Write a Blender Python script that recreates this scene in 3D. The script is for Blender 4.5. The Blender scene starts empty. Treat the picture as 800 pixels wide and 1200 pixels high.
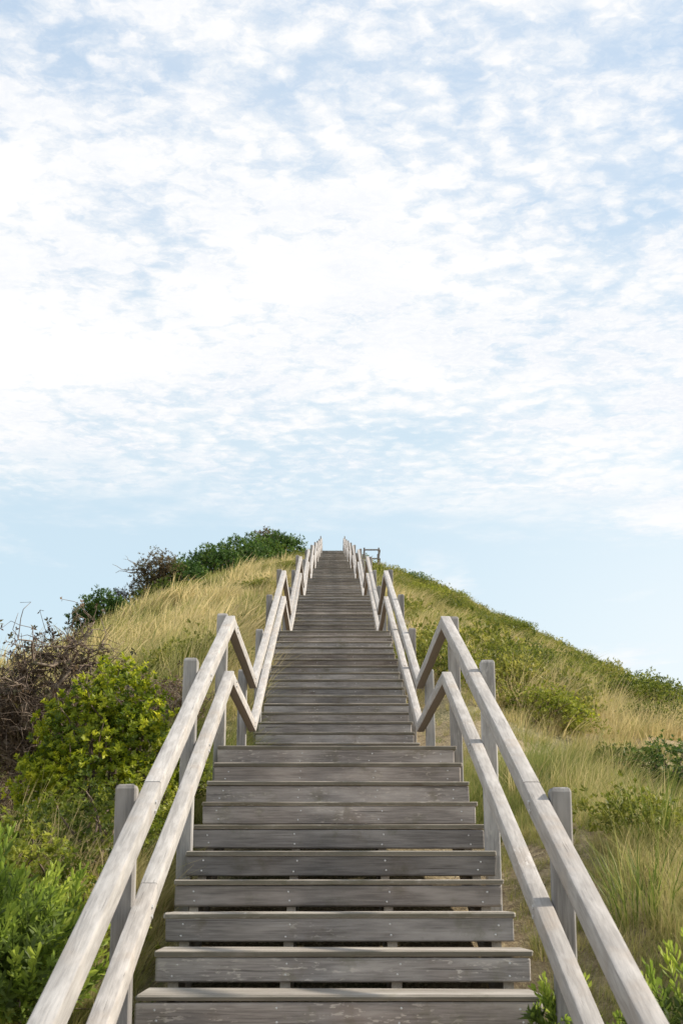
import bpy, bmesh, math, random
import numpy as np
from mathutils import Vector, Matrix

random.seed(7)
RNG = np.random.default_rng(7)
scene = bpy.context.scene
COL = scene.collection
R = math.radians

# ------------------------------------------------------------------ camera
cam_data = bpy.data.cameras.new('camera')
cam = bpy.data.objects.new('camera', cam_data)
COL.objects.link(cam)
cam_data.sensor_fit = 'VERTICAL'
cam_data.sensor_height = 36.0
cam_data.lens = 48.0
cam_data.clip_start = 0.05
cam_data.clip_end = 12000.0
cam.location = (-0.0413, 0.0, 0.0)
cam.rotation_euler = (R(90 + 15.553), 0, R(-0.407))
cam_data.dof.use_dof = True
cam_data.dof.focus_distance = 10.0
cam_data.dof.aperture_fstop = 9.0
scene.camera = cam

# ------------------------------------------------------------------ light
SUN_AZ = 84.0       # degrees from +Y towards +X
SUN_EL = 36.0
sun_data = bpy.data.lights.new('sun', 'SUN')
sun = bpy.data.objects.new('sun', sun_data)
COL.objects.link(sun)
sun_data.energy = 4.6
sun_data.angle = R(3.0)
sun_data.color = (1.0, 0.90, 0.76)
sv = Vector((math.sin(R(SUN_AZ)) * math.cos(R(SUN_EL)), math.cos(R(SUN_AZ)) * math.cos(R(SUN_EL)), math.sin(R(SUN_EL))))
sun.rotation_euler = sv.to_track_quat('Z', 'Y').to_euler()

scene.view_settings.view_transform = 'Standard'
scene.view_settings.look = 'None'
scene.view_settings.exposure = 0.42
scene.view_settings.gamma = 1.0
scene.view_settings.use_curve_mapping = False
scene.cycles.max_bounces = 5
scene.cycles.diffuse_bounces = 3
scene.cycles.glossy_bounces = 2
scene.cycles.transmission_bounces = 3
scene.cycles.transparent_max_bounces = 4
scene.cycles.caustics_reflective = False
scene.cycles.caustics_refractive = False


class NT:
    """small helper for building node trees"""
    def __init__(self, tree):
        self.t = tree
        tree.nodes.clear()

    def n(self, kind, ins=None, **props):
        nd = self.t.nodes.new(kind)
        for k, v in props.items():
            setattr(nd, k, v)
        if ins:
            for k, v in ins.items():
                sock = nd.inputs[k]
                if hasattr(v, 'is_output') or isinstance(v, bpy.types.NodeSocket):
                    self.t.links.new(v, sock)
                else:
                    sock.default_value = v
        return nd

    def math(self, op, a, b=0.0, c=0.0, clamp=False):
        nd = self.n('ShaderNodeMath', operation=op, use_clamp=clamp)
        for i, v in enumerate((a, b, c)):
            if isinstance(v, bpy.types.NodeSocket):
                self.t.links.new(v, nd.inputs[i])
            else:
                nd.inputs[i].default_value = v
        return nd.outputs[0]

    def smooth(self, v, lo, hi, a=0.0, b=1.0):
        nd = self.n('ShaderNodeMapRange', interpolation_type='SMOOTHSTEP')
        self.t.links.new(v, nd.inputs[0])
        for i, x in ((1, lo), (2, hi), (3, a), (4, b)):
            if isinstance(x, bpy.types.NodeSocket):
                self.t.links.new(x, nd.inputs[i])
            else:
                nd.inputs[i].default_value = x
        return nd.outputs[0]

    def mix(self, fac, a, b, blend='MIX'):
        nd = self.n('ShaderNodeMix', data_type='RGBA', blend_type=blend)
        for i, v in ((0, fac), (6, a), (7, b)):
            if isinstance(v, bpy.types.NodeSocket):
                self.t.links.new(v, nd.inputs[i])
            else:
                nd.inputs[i].default_value = v if i == 0 else (v[0], v[1], v[2], 1.0)
        return nd.outputs[2]

    def noise(self, vec, scale, detail=4.0, rough=0.5, dist=0.0):
        nd = self.n('ShaderNodeTexNoise', {'Scale': scale, 'Detail': detail, 'Roughness': rough, 'Distortion': dist})
        if vec is not None:
            self.t.links.new(vec, nd.inputs['Vector'])
        return nd

    def mapping(self, vec, scale=(1, 1, 1), loc=(0, 0, 0), rot=(0, 0, 0)):
        nd = self.n('ShaderNodeMapping', {'Scale': scale, 'Location': loc, 'Rotation': rot})
        self.t.links.new(vec, nd.inputs['Vector'])
        return nd.outputs[0]

    def link(self, a, b):
        self.t.links.new(a, b)


# ------------------------------------------------------------------ world: sky with a sheet of altocumulus
world = bpy.data.worlds.new('World')
scene.world = world
world.use_nodes = True
world.cycles.sampling_method = 'NONE'
w = NT(world.node_tree)
sky = w.n('ShaderNodeTexSky', sky_type='NISHITA', sun_disc=False)
sky.sun_elevation = R(SUN_EL)
sky.sun_rotation = R(SUN_AZ)
sky.altitude = 20.0
sky.air_density = 1.0
sky.dust_density = 1.2
sky.ozone_density = 2.0
tc = w.n('ShaderNodeTexCoord')
sep = w.n('ShaderNodeSeparateXYZ', {0: tc.outputs['Generated']})
zc = w.math('MAXIMUM', sep.outputs[2], 0.035)
pu = w.math('DIVIDE', sep.outputs[0], zc)
pv = w.math('DIVIDE', sep.outputs[1], zc)
P = w.n('ShaderNodeCombineXYZ', {0: pu, 1: pv, 2: 0.0}).outputs[0]
warp = w.noise(P, 14.0, 4, 0.6)
wv = w.n('ShaderNodeVectorMath', {0: warp.outputs['Color'], 1: (0.5, 0.5, 0.5)}, operation='SUBTRACT').outputs[0]
wv = w.n('ShaderNodeVectorMath', {0: wv, 'Scale': 0.075}, operation='SCALE').outputs[0]
PW = w.n('ShaderNodeVectorMath', {0: P, 1: wv}, operation='ADD').outputs[0]
puff = w.noise(PW, 11.0, 7, 0.62).outputs[0]
cell = w.n('ShaderNodeTexVoronoi', {'Scale': 24.0, 'Randomness': 1.0, 'Smoothness': 0.9, 'Vector': PW}, feature='SMOOTH_F1').outputs['Distance']
fine = w.noise(PW, 60.0, 5, 0.65).outputs[0]
big = w.noise(w.mapping(P, (1.0, 0.75, 1), (3.1, 0.9, 0)), 1.5, 3, 0.5).outputs[0]
mid = w.noise(w.mapping(P, (1.0, 1.0, 1), (7.3, 2.2, 0)), 5.0, 4, 0.55).outputs[0]
texv = w.math('ADD', w.math('MULTIPLY', puff, 1.15), w.math('MULTIPLY', w.math('SUBTRACT', 0.42, cell), 0.80))
texv = w.math('ADD', texv, w.math('MULTIPLY', w.math('SUBTRACT', fine, 0.5), 0.60))
# the sheet ends ahead of the hill
edge = w.math('ADD', pv, w.math('MULTIPLY', w.math('SUBTRACT', mid, 0.5), 1.3))
edge = w.math('ADD', edge, w.math('MULTIPLY', pu, -0.18))
edge = w.smooth(edge, 3.9, 3.05, 0.0, 1.0)
cov = w.math('ADD', w.math('MULTIPLY', w.math('SUBTRACT', big, 0.5), 1.3), w.math('MULTIPLY', w.math('SUBTRACT', mid, 0.5), 0.9))
thick = w.math('MULTIPLY', w.smooth(pv, 1.45, 2.0, 0.0, 0.25), w.smooth(pv, 3.2, 2.3))
thick = w.math('ADD', thick, w.smooth(pu, 0.5, -0.9, 0.0, 0.10))
cov = w.math('ADD', cov, thick)
val = w.math('ADD', w.math('ADD', texv, cov), -0.02)
veil = w.math('ADD', w.math('MULTIPLY', cov, 1.1), 0.42, clamp=True)
mask = w.smooth(val, 0.18, 0.98)
mask = w.math('ADD', w.math('MULTIPLY', mask, 0.80), w.math('MULTIPLY', veil, 0.50), clamp=True)
mask = w.math('MULTIPLY', mask, edge)
# one small separate cloud beyond the sheet
bx_ = w.math('MULTIPLY', w.math('SUBTRACT', pu, 0.98), 0.85)
by_ = w.math('MULTIPLY', w.math('SUBTRACT', pv, 3.58), 0.75)
br_ = w.math('SQRT', w.math('ADD', w.math('MULTIPLY', bx_, bx_), w.math('MULTIPLY', by_, by_)))
br_ = w.math('ADD', br_, w.math('MULTIPLY', w.math('SUBTRACT', puff, 0.5), -0.35))
mask = w.math('MAXIMUM', mask, w.smooth(br_, 0.26, 0.08, 0.0, 0.95))
# low scattered wisps below the sheet
wis = w.noise(w.mapping(PW, (0.55, 0.30, 1), (1.7, 0.35, 0)), 3.0, 5, 0.55).outputs[0]
wis = w.smooth(wis, 0.56, 0.74, 0.0, 0.7)
mask = w.math('MAXIMUM', mask, wis)
shade = w.smooth(w.noise(w.mapping(PW, (1, 1, 1), (0.4, 5.1, 0)), 2.6, 5, 0.6).outputs[0], 0.40, 0.66)
shade = w.math('MULTIPLY', shade, w.smooth(fine, 0.65, 0.40, 0.35, 1.0))
ccol = w.mix(shade, (7.62, 7.62, 7.62), (6.7, 6.95, 7.35))
skyc = w.mix(1.0, sky.outputs[0], (1.32, 1.27, 1.09), 'MULTIPLY')
hb = w.smooth(sep.outputs[2], 0.30, 0.55, 0.0, 1.0)
skyc = w.mix(0.66, skyc, w.mix(hb, (5.9, 7.2, 8.0), (4.7, 6.15, 7.85)))
# bright haze towards the sun
glow = w.math('MULTIPLY', w.smooth(sep.outputs[0], -0.08, 0.42), w.smooth(sep.outputs[2], 0.42, 0.12))
skyc = w.mix(w.math('MULTIPLY', glow, 0.85), skyc, (7.3, 7.55, 7.65))
wcol = w.mix(mask, skyc, ccol)
bg = w.n('ShaderNodeBackground', {'Color': wcol, 'Strength': 0.1})
wo = w.n('ShaderNodeOutputWorld', {'Surface': bg.outputs[0]})

# ------------------------------------------------------------------ helpers
def tag(o, label=None, cat=None, group=None, kind=None):
    if label: o['label'] = label
    if cat: o['category'] = cat
    if group: o['group'] = group
    if kind: o['kind'] = kind
    return o


def mesh_np(name, V, F, mat=None, attrs=None, smooth=False):
    """V (n,3); F (m,k) faces of one size"""
    me = bpy.data.meshes.new(name)
    V = np.ascontiguousarray(V, dtype=np.float32)
    F = np.ascontiguousarray(F, dtype=np.int32)
    k = F.shape[1]
    me.vertices.add(len(V)); me.vertices.foreach_set('co', V.ravel())
    me.loops.add(F.size); me.loops.foreach_set('vertex_index', F.ravel())
    me.polygons.add(len(F))
    me.polygons.foreach_set('loop_start', np.arange(0, F.size, k, dtype=np.int32))
    if smooth:
        me.polygons.foreach_set('use_smooth', np.ones(len(F), dtype=bool))
    if attrs:
        for an, av in attrs.items():
            a = me.attributes.new(an, 'FLOAT', 'POINT')
            a.data.foreach_set('value', np.ascontiguousarray(av, dtype=np.float32))
    me.update(calc_edges=True)
    me.validate()
    if mat: me.materials.append(mat)
    return me


def obj(name, me, parent=None, loc=(0, 0, 0), rot=(0, 0, 0), scale=(1, 1, 1)):
    o = bpy.data.objects.new(name, me)
    COL.objects.link(o)
    o.location = loc; o.rotation_euler = rot; o.scale = scale
    if parent: o.parent = parent
    return o


def empty(name, loc=(0, 0, 0), rz=0.0):
    o = bpy.data.objects.new(name, None)
    COL.objects.link(o)
    o.empty_display_size = 0.2
    o.location = loc; o.rotation_euler = (0, 0, rz)
    return o


def box_mesh(name, sx, sy, sz, bevel, mat, seg=1, jitter=0.0, cz=0.0):
    bm = bmesh.new()
    bmesh.ops.create_cube(bm, size=1.0)
    for v in bm.verts:
        v.co = Vector((v.co.x * sx, v.co.y * sy, v.co.z * sz + cz))
        if jitter:
            v.co += Vector((random.uniform(-1, 1), random.uniform(-1, 1), random.uniform(-1, 1))) * jitter
    if bevel:
        bmesh.ops.bevel(bm, geom=list(bm.edges), offset=bevel, segments=seg, affect='EDGES', profile=0.6)
    me = bpy.data.meshes.new(name)
    bm.to_mesh(me); bm.free()
    me.materials.append(mat)
    return me


def vnoise(x, y, seed=0):
    """2-d value noise 0..1, vectorised"""
    xi = np.floor(x).astype(np.int64); yi = np.floor(y).astype(np.int64)
    fx = x - xi; fy = y - yi
    fx = fx * fx * (3 - 2 * fx); fy = fy * fy * (3 - 2 * fy)
    def h(a, b):
        n = (a * 374761393 + b * 668265263 + seed * 974711) & 0x7fffffff
        n = ((n ^ (n >> 13)) * 1274126177) & 0x7fffffff
        return ((n ^ (n >> 16)) & 0xffff) / 65535.0
    return (h(xi, yi) * (1 - fx) + h(xi + 1, yi) * fx) * (1 - fy) + (h(xi, yi + 1) * (1 - fx) + h(xi + 1, yi + 1) * fx) * fy


def fbm(x, y, seed=0, octv=3):
    s = 0; a = 0.5; t = 0
    for i in range(octv):
        s = s + a * vnoise(x * 2 ** i, y * 2 ** i, seed + i); t += a; a *= 0.5
    return s / t

# ------------------------------------------------------------------ stair dimensions
G, RI = 0.401, 0.148             # going, rise
NS = 18                          # rises in a flight
T1, H1 = 9.2475, 0.9466          # nose of the first landing
LAND = 3.2426                    # landing nose to first nose of the next flight
PER = LAND + 17 * G
NF = 9                           # flights in view
HW = 0.80                        # half width of the treads
T = [T1 + k * PER for k in range(-1, NF)]      # T[0] is the landing the viewer stands on
H = [H1 + k * NS * RI for k in range(-1, NF)]
SL = RI / G


def stair_z(y):
    """walking line of the staircase (nose line on flights, level on landings)"""
    y = np.asarray(y, dtype=float)
    k = np.floor((y - T[0]) / PER)
    k = np.clip(k, -1, NF - 1)
    d = y - (T[0] + k * PER)
    z = H[0] + k * NS * RI + np.clip(d - (LAND - G), 0, None) * SL
    top = y > T[-1]
    z = np.where(top, H[-1], z)
    return np.maximum(z, H[0] - NS * RI)


def base_z(y):
    s = 0
    for o in (-2.4, -1.6, -0.8, 0, 0.8, 1.6, 2.4):
        s = s + stair_z(y + o)
    return s / 7.0


KX, CX = 0.020, 0.15


def ground_z(x, y):
    x = np.asarray(x, dtype=float); y = np.asarray(y, dtype=float)
    b = base_z(np.clip(y, -6, None)) - 0.18
    over = np.clip(y - T[-1] - 2.0, 0, None)
    b = b - 0.012 * over ** 2 / (1 + 0.03 * over)
    ax = np.abs(x)
    d = np.clip(ax - 1.6, 0, None)
    drop = KX * d ** 2 + CX * d
    drop = drop + np.where(x > 0, (0.25 + 0.95 * np.clip((y - 6) / 45, 0, 1)) * (1 - np.exp(-d / 1.6)), 0.42 * np.clip((22 - y) / 10, 0, 1) * (1 - np.exp(-d / 0.5)))
    drop = drop + np.where(x < 0, 0.060 * np.clip(ax - 5.0, 0, None) ** 2, 0.0) * np.clip((60 - y) / 20, 0, 1)
    lump = (fbm(x / 3.2 + 11, y / 3.2 + 5, 3) - 0.5) * 0.75 + (fbm(x / 0.9, y / 0.9, 9) - 0.5) * 0.22
    lump = lump * np.clip((ax - 1.0) / 2.0, 0, 1)
    z = b - drop + lump
    under = np.minimum(b - 0.25, stair_z(y) - 0.42)
    tt = np.clip((ax - 0.85) / 0.75, 0, 1)
    z = under * (1 - tt) + z * tt
    # the dune flattens out far from the stairs
    lo = -16.0 + (fbm(x / 60, y / 60, 21) - 0.5) * 3
    m = 1.6
    e = np.clip((z - lo) / m, -30, 30)
    return lo + m * np.log1p(np.exp(e))


def on_ground(x, y, dz=0.0):
    return (x, y, float(ground_z(np.array([x]), np.array([y]))[0]) + dz)

# ------------------------------------------------------------------ materials
def new_mat(name):
    m = bpy.data.materials.new(name)
    m.use_nodes = True
    return m, NT(m.node_tree)


def wood(name, axis, dark, mid, pale, moss=0.0, flake=0.0, warm=(0.30, 0.22, 0.15), warm_amt=0.15, var=0.25, flake_col=(0.52, 0.50, 0.47), edge=0.0, under=None, crack_s=70.0, broad_s=9.0):
    m, t = new_mat(name)
    tc = t.n('ShaderNodeTexCoord')
    oi = t.n('ShaderNodeObjectInfo')
    off = t.n('ShaderNodeVectorMath', {0: oi.outputs['Random'], 1: (37.0, 53.0, 71.0)}, operation='MULTIPLY').outputs[0]
    p = t.n('ShaderNodeVectorMath', {0: tc.outputs['Object'], 1: off}, operation='ADD').outputs[0]
    st = {'X': (0.05, 1, 1), 'Y': (1, 0.05, 1), 'Z': (1, 1, 0.05)}[axis]
    st2 = {'X': (0.18, 1, 1), 'Y': (1, 0.18, 1), 'Z': (1, 1, 0.18)}[axis]
    grain = t.noise(t.mapping(p, st), 110.0, 5, 0.6, 0.4).outputs[0]
    broad = t.noise(t.mapping(p, st2), broad_s, 4, 0.6).outputs[0]
    blot = t.noise(p, 3.0, 4, 0.6).outputs[0]
    c = t.mix(t.smooth(grain, 0.34, 0.68), dark, mid)
    c = t.mix(t.smooth(broad, 0.42, 0.70), c, pale)
    c = t.mix(t.math('MULTIPLY', t.smooth(blot, 0.50, 0.75), warm_amt * 2), c, warm)
    if flake:
        fl = t.noise(t.mapping(p, {'X': (0.28, 1, 1), 'Y': (1, 0.28, 1), 'Z': (1, 1, 0.28)}[axis]), 75.0, 3, 0.6).outputs[0]
        fm = t.math('MULTIPLY', t.smooth(fl, 0.57, 0.64), t.smooth(t.math('ADD', blot, t.math('MULTIPLY', t.math('SUBTRACT', oi.outputs['Random'], 0.5), 0.30)), 0.50, 0.70))
        c = t.mix(t.math('MULTIPLY', fm, flake), c, flake_col)
    if moss:
        ms = t.noise(p, 6.0, 5, 0.7).outputs[0]
        c = t.mix(t.math('MULTIPLY', t.smooth(ms, 0.52, 0.74), moss), c, (0.10, 0.11, 0.055))
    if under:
        # shade on the underside, painted as brown into downward-facing faces
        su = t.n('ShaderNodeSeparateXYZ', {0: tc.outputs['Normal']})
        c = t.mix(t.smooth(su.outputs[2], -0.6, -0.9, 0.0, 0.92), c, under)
    if edge:
        # mossy dirt plus painted shade darken the front face of the nosing
        sp = t.n('ShaderNodeSeparateXYZ', {0: tc.outputs['Normal']})
        em = t.math('MULTIPLY', t.smooth(sp.outputs[1], -0.6, -0.9), t.smooth(t.noise(p, 5.0, 4, 0.6).outputs[0], 0.25, 0.5, 0.55, 1.0))
        c = t.mix(t.math('MULTIPLY', em, edge), c, (0.105, 0.10, 0.07))
    # every board has its own tone
    hue = t.math('FRACT', t.math('MULTIPLY', oi.outputs['Random'], 17.31))
    c = t.mix(t.math('MULTIPLY', hue, min(1.0, var * 1.2)), c, t.mix(1.0, c, (1.0, 0.91, 0.84), 'MULTIPLY'))
    knot = t.n('ShaderNodeTexVoronoi', {'Scale': 3.2, 'Vector': t.mapping(p, {'X': (0.45, 1.6, 1.6), 'Y': (1.6, 0.45, 1.6), 'Z': (1.6, 1.6, 0.45)}[axis])}).outputs['Distance']
    c = t.mix(t.smooth(knot, 0.075, 0.03, 0.0, 0.65), c, (0.11, 0.085, 0.065))
    stain = t.smooth(t.noise(t.mapping(p, {'X': (0.3, 1, 1), 'Y': (1, 0.3, 1), 'Z': (1, 1, 0.3)}[axis]), 4.5, 5, 0.7).outputs[0], 0.60, 0.78)
    c = t.mix(t.math('MULTIPLY', stain, 0.30), c, (0.14, 0.13, 0.115))
    tone = t.math('ADD', 1.0 - var / 2, t.math('MULTIPLY', oi.outputs['Random'], var))
    tv = t.n('ShaderNodeCombineColor', {0: tone, 1: tone, 2: tone}).outputs[0]
    c = t.mix(1.0, c, tv, 'MULTIPLY')
    crack = t.smooth(t.noise(t.mapping(p, {'X': (0.02, 1, 1), 'Y': (1, 0.02, 1), 'Z': (1, 1, 0.02)}[axis]), crack_s, 2, 0.5).outputs[0], 0.32, 0.26)
    c = t.mix(t.math('MULTIPLY', crack, 0.6), c, (0.05, 0.045, 0.04))
    hgt = t.math('SUBTRACT', t.math('ADD', grain, t.math('MULTIPLY', broad, 0.5)), t.math('MULTIPLY', crack, 1.2))
    bump = t.n('ShaderNodeBump', {'Strength': 0.35, 'Distance': 0.006, 'Height': hgt})
    bs = t.n('ShaderNodeBsdfPrincipled', {'Base Color': c, 'Roughness': 0.82, 'Normal': bump.outputs[0]})
    bs.inputs['Specular IOR Level'].default_value = 0.25
    t.n('ShaderNodeOutputMaterial', {'Surface': bs.outputs[0]})
    return m


def leaf_mat(name, dark, mid, bright, trans=0.35, instancer=False, rough=0.5, hue_var=0.0):
    """colour from a per-leaf 'tint' value; light also passes through"""
    m, t = new_mat(name)
    at = t.n('ShaderNodeAttribute', attribute_name='tint')
    f = at.outputs['Fac']
    if instancer:
        ai = t.n('ShaderNodeAttribute', attribute_name='itint', attribute_type='INSTANCER')
        f = t.math('ADD', t.math('MULTIPLY', f, 0.7), t.math('SUBTRACT', ai.outputs['Fac'], 0.35))
    if hue_var:
        oi = t.n('ShaderNodeObjectInfo')
        f = t.math('ADD', f, t.math('MULTIPLY', t.math('SUBTRACT', oi.outputs['Random'], 0.5), hue_var))
    rp = t.n('ShaderNodeValToRGB')
    t.link(f, rp.inputs[0])
    els = rp.color_ramp.elements
    els[0].position = 0.0; els[0].color = (*dark, 1)
    els[1].position = 1.0; els[1].color = (*bright, 1)
    e = els.new(0.5); e.color = (*mid, 1)
    c = rp.outputs[0]
    bs = t.n('ShaderNodeBsdfPrincipled', {'Base Color': c, 'Roughness': rough})
    bs.inputs['Specular IOR Level'].default_value = 0.3
    tr = t.n('ShaderNodeBsdfTranslucent', {'Color': c})
    mx = t.n('ShaderNodeMixShader', {0: trans, 1: bs.outputs[0], 2: tr.outputs[0]})
    t.n('ShaderNodeOutputMaterial', {'Surface': mx.outputs[0]})
    return m


def bark_mat(name, a, b, scale=30.0):
    m, t = new_mat(name)
    tc = t.n('ShaderNodeTexCoord')
    n = t.noise(tc.outputs['Object'], scale, 5, 0.65).outputs[0]
    c = t.mix(t.smooth(n, 0.35, 0.65), a, b)
    bump = t.n('ShaderNodeBump', {'Strength': 0.5, 'Distance': 0.01, 'Height': n})
    bs = t.n('ShaderNodeBsdfPrincipled', {'Base Color': c, 'Roughness': 0.9, 'Normal': bump.outputs[0]})
    t.n('ShaderNodeOutputMaterial', {'Surface': bs.outputs[0]})
    return m


M_TREAD = wood('weathered_tread_wood', 'X', (0.22, 0.20, 0.175), (0.33, 0.30, 0.265), (0.43, 0.40, 0.36), moss=0.45, flake=0.7, warm=(0.26, 0.21, 0.16), var=0.3, edge=0.72)
M_RISER = wood('weathered_riser_wood', 'X', (0.165, 0.158, 0.155), (0.265, 0.256, 0.25), (0.37, 0.358, 0.35), moss=0.4, flake=0.7, warm=(0.19, 0.135, 0.11), warm_amt=0.16, var=0.8)
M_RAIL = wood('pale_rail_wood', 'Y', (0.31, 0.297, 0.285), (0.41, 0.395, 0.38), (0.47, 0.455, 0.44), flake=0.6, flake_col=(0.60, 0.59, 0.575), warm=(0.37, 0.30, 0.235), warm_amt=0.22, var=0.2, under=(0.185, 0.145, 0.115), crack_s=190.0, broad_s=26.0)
M_POST = wood('grey_post_wood', 'Z', (0.19, 0.185, 0.183), (0.30, 0.293, 0.285), (0.40, 0.39, 0.38), flake=0.35, warm=(0.30, 0.26, 0.22), var=0.35)
M_BEAM = wood('stringer_wood', 'Y', (0.30, 0.27, 0.23), (0.42, 0.38, 0.33), (0.50, 0.46, 0.40), var=0.2)
M_DECK = wood('dark_lookout_wood', 'X', (0.14, 0.135, 0.13), (0.22, 0.21, 0.20), (0.30, 0.29, 0.28), var=0.2)

m, t = new_mat('galvanised_screw')
bs = t.n('ShaderNodeBsdfPrincipled', {'Base Color': (0.62, 0.62, 0.62, 1), 'Roughness': 0.45, 'Metallic': 0.3})
t.n('ShaderNodeOutputMaterial', {'Surface': bs.outputs[0]})
M_SCREW = m

m, t = new_mat('dune_soil')
tc = t.n('ShaderNodeTexCoord')
po = tc.outputs['Object']
n1 = t.noise(po, 0.55, 5, 0.6).outputs[0]
n2 = t.noise(po, 6.0, 6, 0.65).outputs[0]
n3 = t.noise(po, 40.0, 4, 0.7).outputs[0]
c = t.mix(t.smooth(n2, 0.35, 0.65), (0.16, 0.115, 0.065), (0.30, 0.235, 0.14))
c = t.mix(t.smooth(n1, 0.48, 0.62), c, (0.13, 0.125, 0.05))
st_ = t.noise(t.mapping(po, (1.0, 0.25, 1.0), rot=(0, 0, 0.7)), 60.0, 3, 0.6).outputs[0]
c = t.mix(t.smooth(n3, 0.45, 0.7), c, (0.36, 0.29, 0.17))
c = t.mix(t.smooth(st_, 0.52, 0.64, 0.0, 0.75), c, (0.42, 0.35, 0.20))
bump = t.n('ShaderNodeBump', {'Strength': 0.8, 'Distance': 0.06, 'Height': t.math('ADD', n2, t.math('MULTIPLY', n3, 0.4))})
bs = t.n('ShaderNodeBsdfPrincipled', {'Base Color': c, 'Roughness': 0.95, 'Normal': bump.outputs[0]})
t.n('ShaderNodeOutputMaterial', {'Surface': bs.outputs[0]})
M_SOIL = m

M_GRASS = leaf_mat('dune_grass_blade', (0.14, 0.19, 0.04), (0.36, 0.345, 0.115), (0.64, 0.53, 0.27), trans=0.48, instancer=True, rough=0.55)
M_COVER = leaf_mat('ground_cover_leaf', (0.10, 0.13, 0.02), (0.22, 0.24, 0.036), (0.40, 0.37, 0.085), trans=0.48, instancer=True)
M_YELLOW = leaf_mat('yellow_green_leaf', (0.08, 0.13, 0.014), (0.29, 0.35, 0.018), (0.60, 0.60, 0.04), trans=0.5)
M_BRIGHT = leaf_mat('bright_green_leaf', (0.09, 0.13, 0.03), (0.24, 0.34, 0.05), (0.48, 0.56, 0.09), trans=0.5, hue_var=0.5)
M_SHRUB = leaf_mat('hill_shrub_leaf', (0.07, 0.105, 0.016), (0.18, 0.225, 0.025), (0.36, 0.38, 0.05), trans=0.48, hue_var=0.55)
M_DARK = leaf_mat('dark_evergreen_leaf', (0.03, 0.07, 0.016), (0.075, 0.15, 0.026), (0.17, 0.24, 0.04), trans=0.38, hue_var=0.2)
M_BROWNLEAF = leaf_mat('bronze_leaf', (0.085, 0.062, 0.035), (0.17, 0.13, 0.065), (0.17, 0.19, 0.06), trans=0.45)
M_BLUELEAF = leaf_mat('dull_leaf', (0.045, 0.045, 0.035), (0.085, 0.085, 0.055), (0.16, 0.14, 0.05), trans=0.3)
M_DEADLEAF = leaf_mat('dead_leaf', (0.07, 0.045, 0.028), (0.14, 0.09, 0.055), (0.26, 0.18, 0.10), trans=0.3)
M_TWIG = bark_mat('brown_twig', (0.10, 0.07, 0.052), (0.25, 0.19, 0.145))
M_PALEBARK = bark_mat('pale_bark', (0.22, 0.17, 0.125), (0.50, 0.43, 0.34), 12.0)
M_DEADTWIG = bark_mat('dead_twig', (0.13, 0.095, 0.07), (0.32, 0.255, 0.19), 20.0)

# ------------------------------------------------------------------ ground: one sheet, fine near the stairs, out to the horizon
def axis_coords(fine_lo, fine_hi, step, far, grow=1.12):
    c = list(np.arange(fine_lo, fine_hi + 1e-6, step))
    s, v = step, c[-1]
    while v < far:
        s *= grow; v += s; c.append(v)
    s, v = step, c[0]
    lo = []
    while v > -far:
        s *= grow; v -= s; lo.append(v)
    return np.array(lo[::-1] + c)

gx = axis_coords(-16, 16, 0.25, 5000)
gy = axis_coords(-2, 100, 0.33, 5000)
GX, GY = np.meshgrid(gx, gy)
GZ = ground_z(GX, GY)
nx, ny = len(gx), len(gy)
ii = (np.arange(ny - 1)[:, None] * nx + np.arange(nx - 1)[None, :]).ravel()
F = np.stack([ii, ii + 1, ii + nx + 1, ii + nx], 1)
hill = obj('hill_ground', mesh_np('hill_ground', np.stack([GX, GY, GZ], -1).reshape(-1, 3), F, M_SOIL, smooth=True))
tag(hill, 'sandy soil of the steep grassy hill', kind='structure')

# ------------------------------------------------------------------ staircase
stairs = empty('wooden_staircase', (0, T[0], H[0]))
tag(stairs, 'long weathered grey timber staircase with zigzag handrails climbing the grassy hill', 'staircase')
SY, SZ = T[0], H[0]


def part(name, me, x, y, z, rot=(0, 0, 0), parent=None):
    return obj(name, me, parent or stairs, (x, y - SY, z - SZ), rot)

TT = 0.026       # tread thickness
RH = 0.098       # riser board height
tread_var = [box_mesh('tread', 2 * HW - random.uniform(0, 0.02), 0.375, TT, random.uniform(.004, .009), M_TREAD, jitter=0.0035) for _ in range(11)]
riser_var = [box_mesh('riser_board', 2 * HW - 0.006 - random.uniform(0, 0.022), 0.030, RH, random.uniform(.003, .007), M_RISER, jitter=0.0035) for _ in range(11)]
plank_var = [box_mesh('landing_plank', 2 * HW - random.uniform(0, 0.012), 0.136, TT, 0.004, M_TREAD, jitter=0.002) for _ in range(5)]
SX = (-0.706, -0.235, 0.235, 0.706)


def screw_mesh():
    V, F = [], []
    for sx in SX:
        for sz in (0.022, -0.024):
            x = sx + random.uniform(-.012, .012); z = sz + random.uniform(-.005, .005)
            b = len(V); k = 6
            for a in range(k):
                V.append((x + 0.0052 * math.cos(a * 2 * math.pi / k), 0.0, z + 0.0052 * math.sin(a * 2 * math.pi / k)))
            for a in range(k):
                V.append((x + 0.0036 * math.cos(a * 2 * math.pi / k), -0.0022, z + 0.0036 * math.sin(a * 2 * math.pi / k)))
            V.append((x, -0.0026, z))
            for a in range(k):
                n = (a + 1) % k
                F.append((b + a, b + n, b + k + n)); F.append((b + a, b + k + n, b + k + a)); F.append((b + k + a, b + k + n, b + 2 * k))
    return mesh_np('screws', np.array(V), np.array(F), M_SCREW)

screw_var = [screw_mesh() for _ in range(5)]


def add_riser(xo, y, z):
    # hangs just behind the nose, under the tread
    zc_ = z - TT - 0.002 - RH / 2
    yc = y + 0.004 + 0.015
    r = part('riser_board', random.choice(riser_var), xo, yc, zc_, (random.uniform(-.006, .006), random.uniform(-.0015, .0015), 0))
    s = obj('screws', random.choice(screw_var), r, (0, -0.0152, 0))
    s['kind'] = 'stuff'


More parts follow.
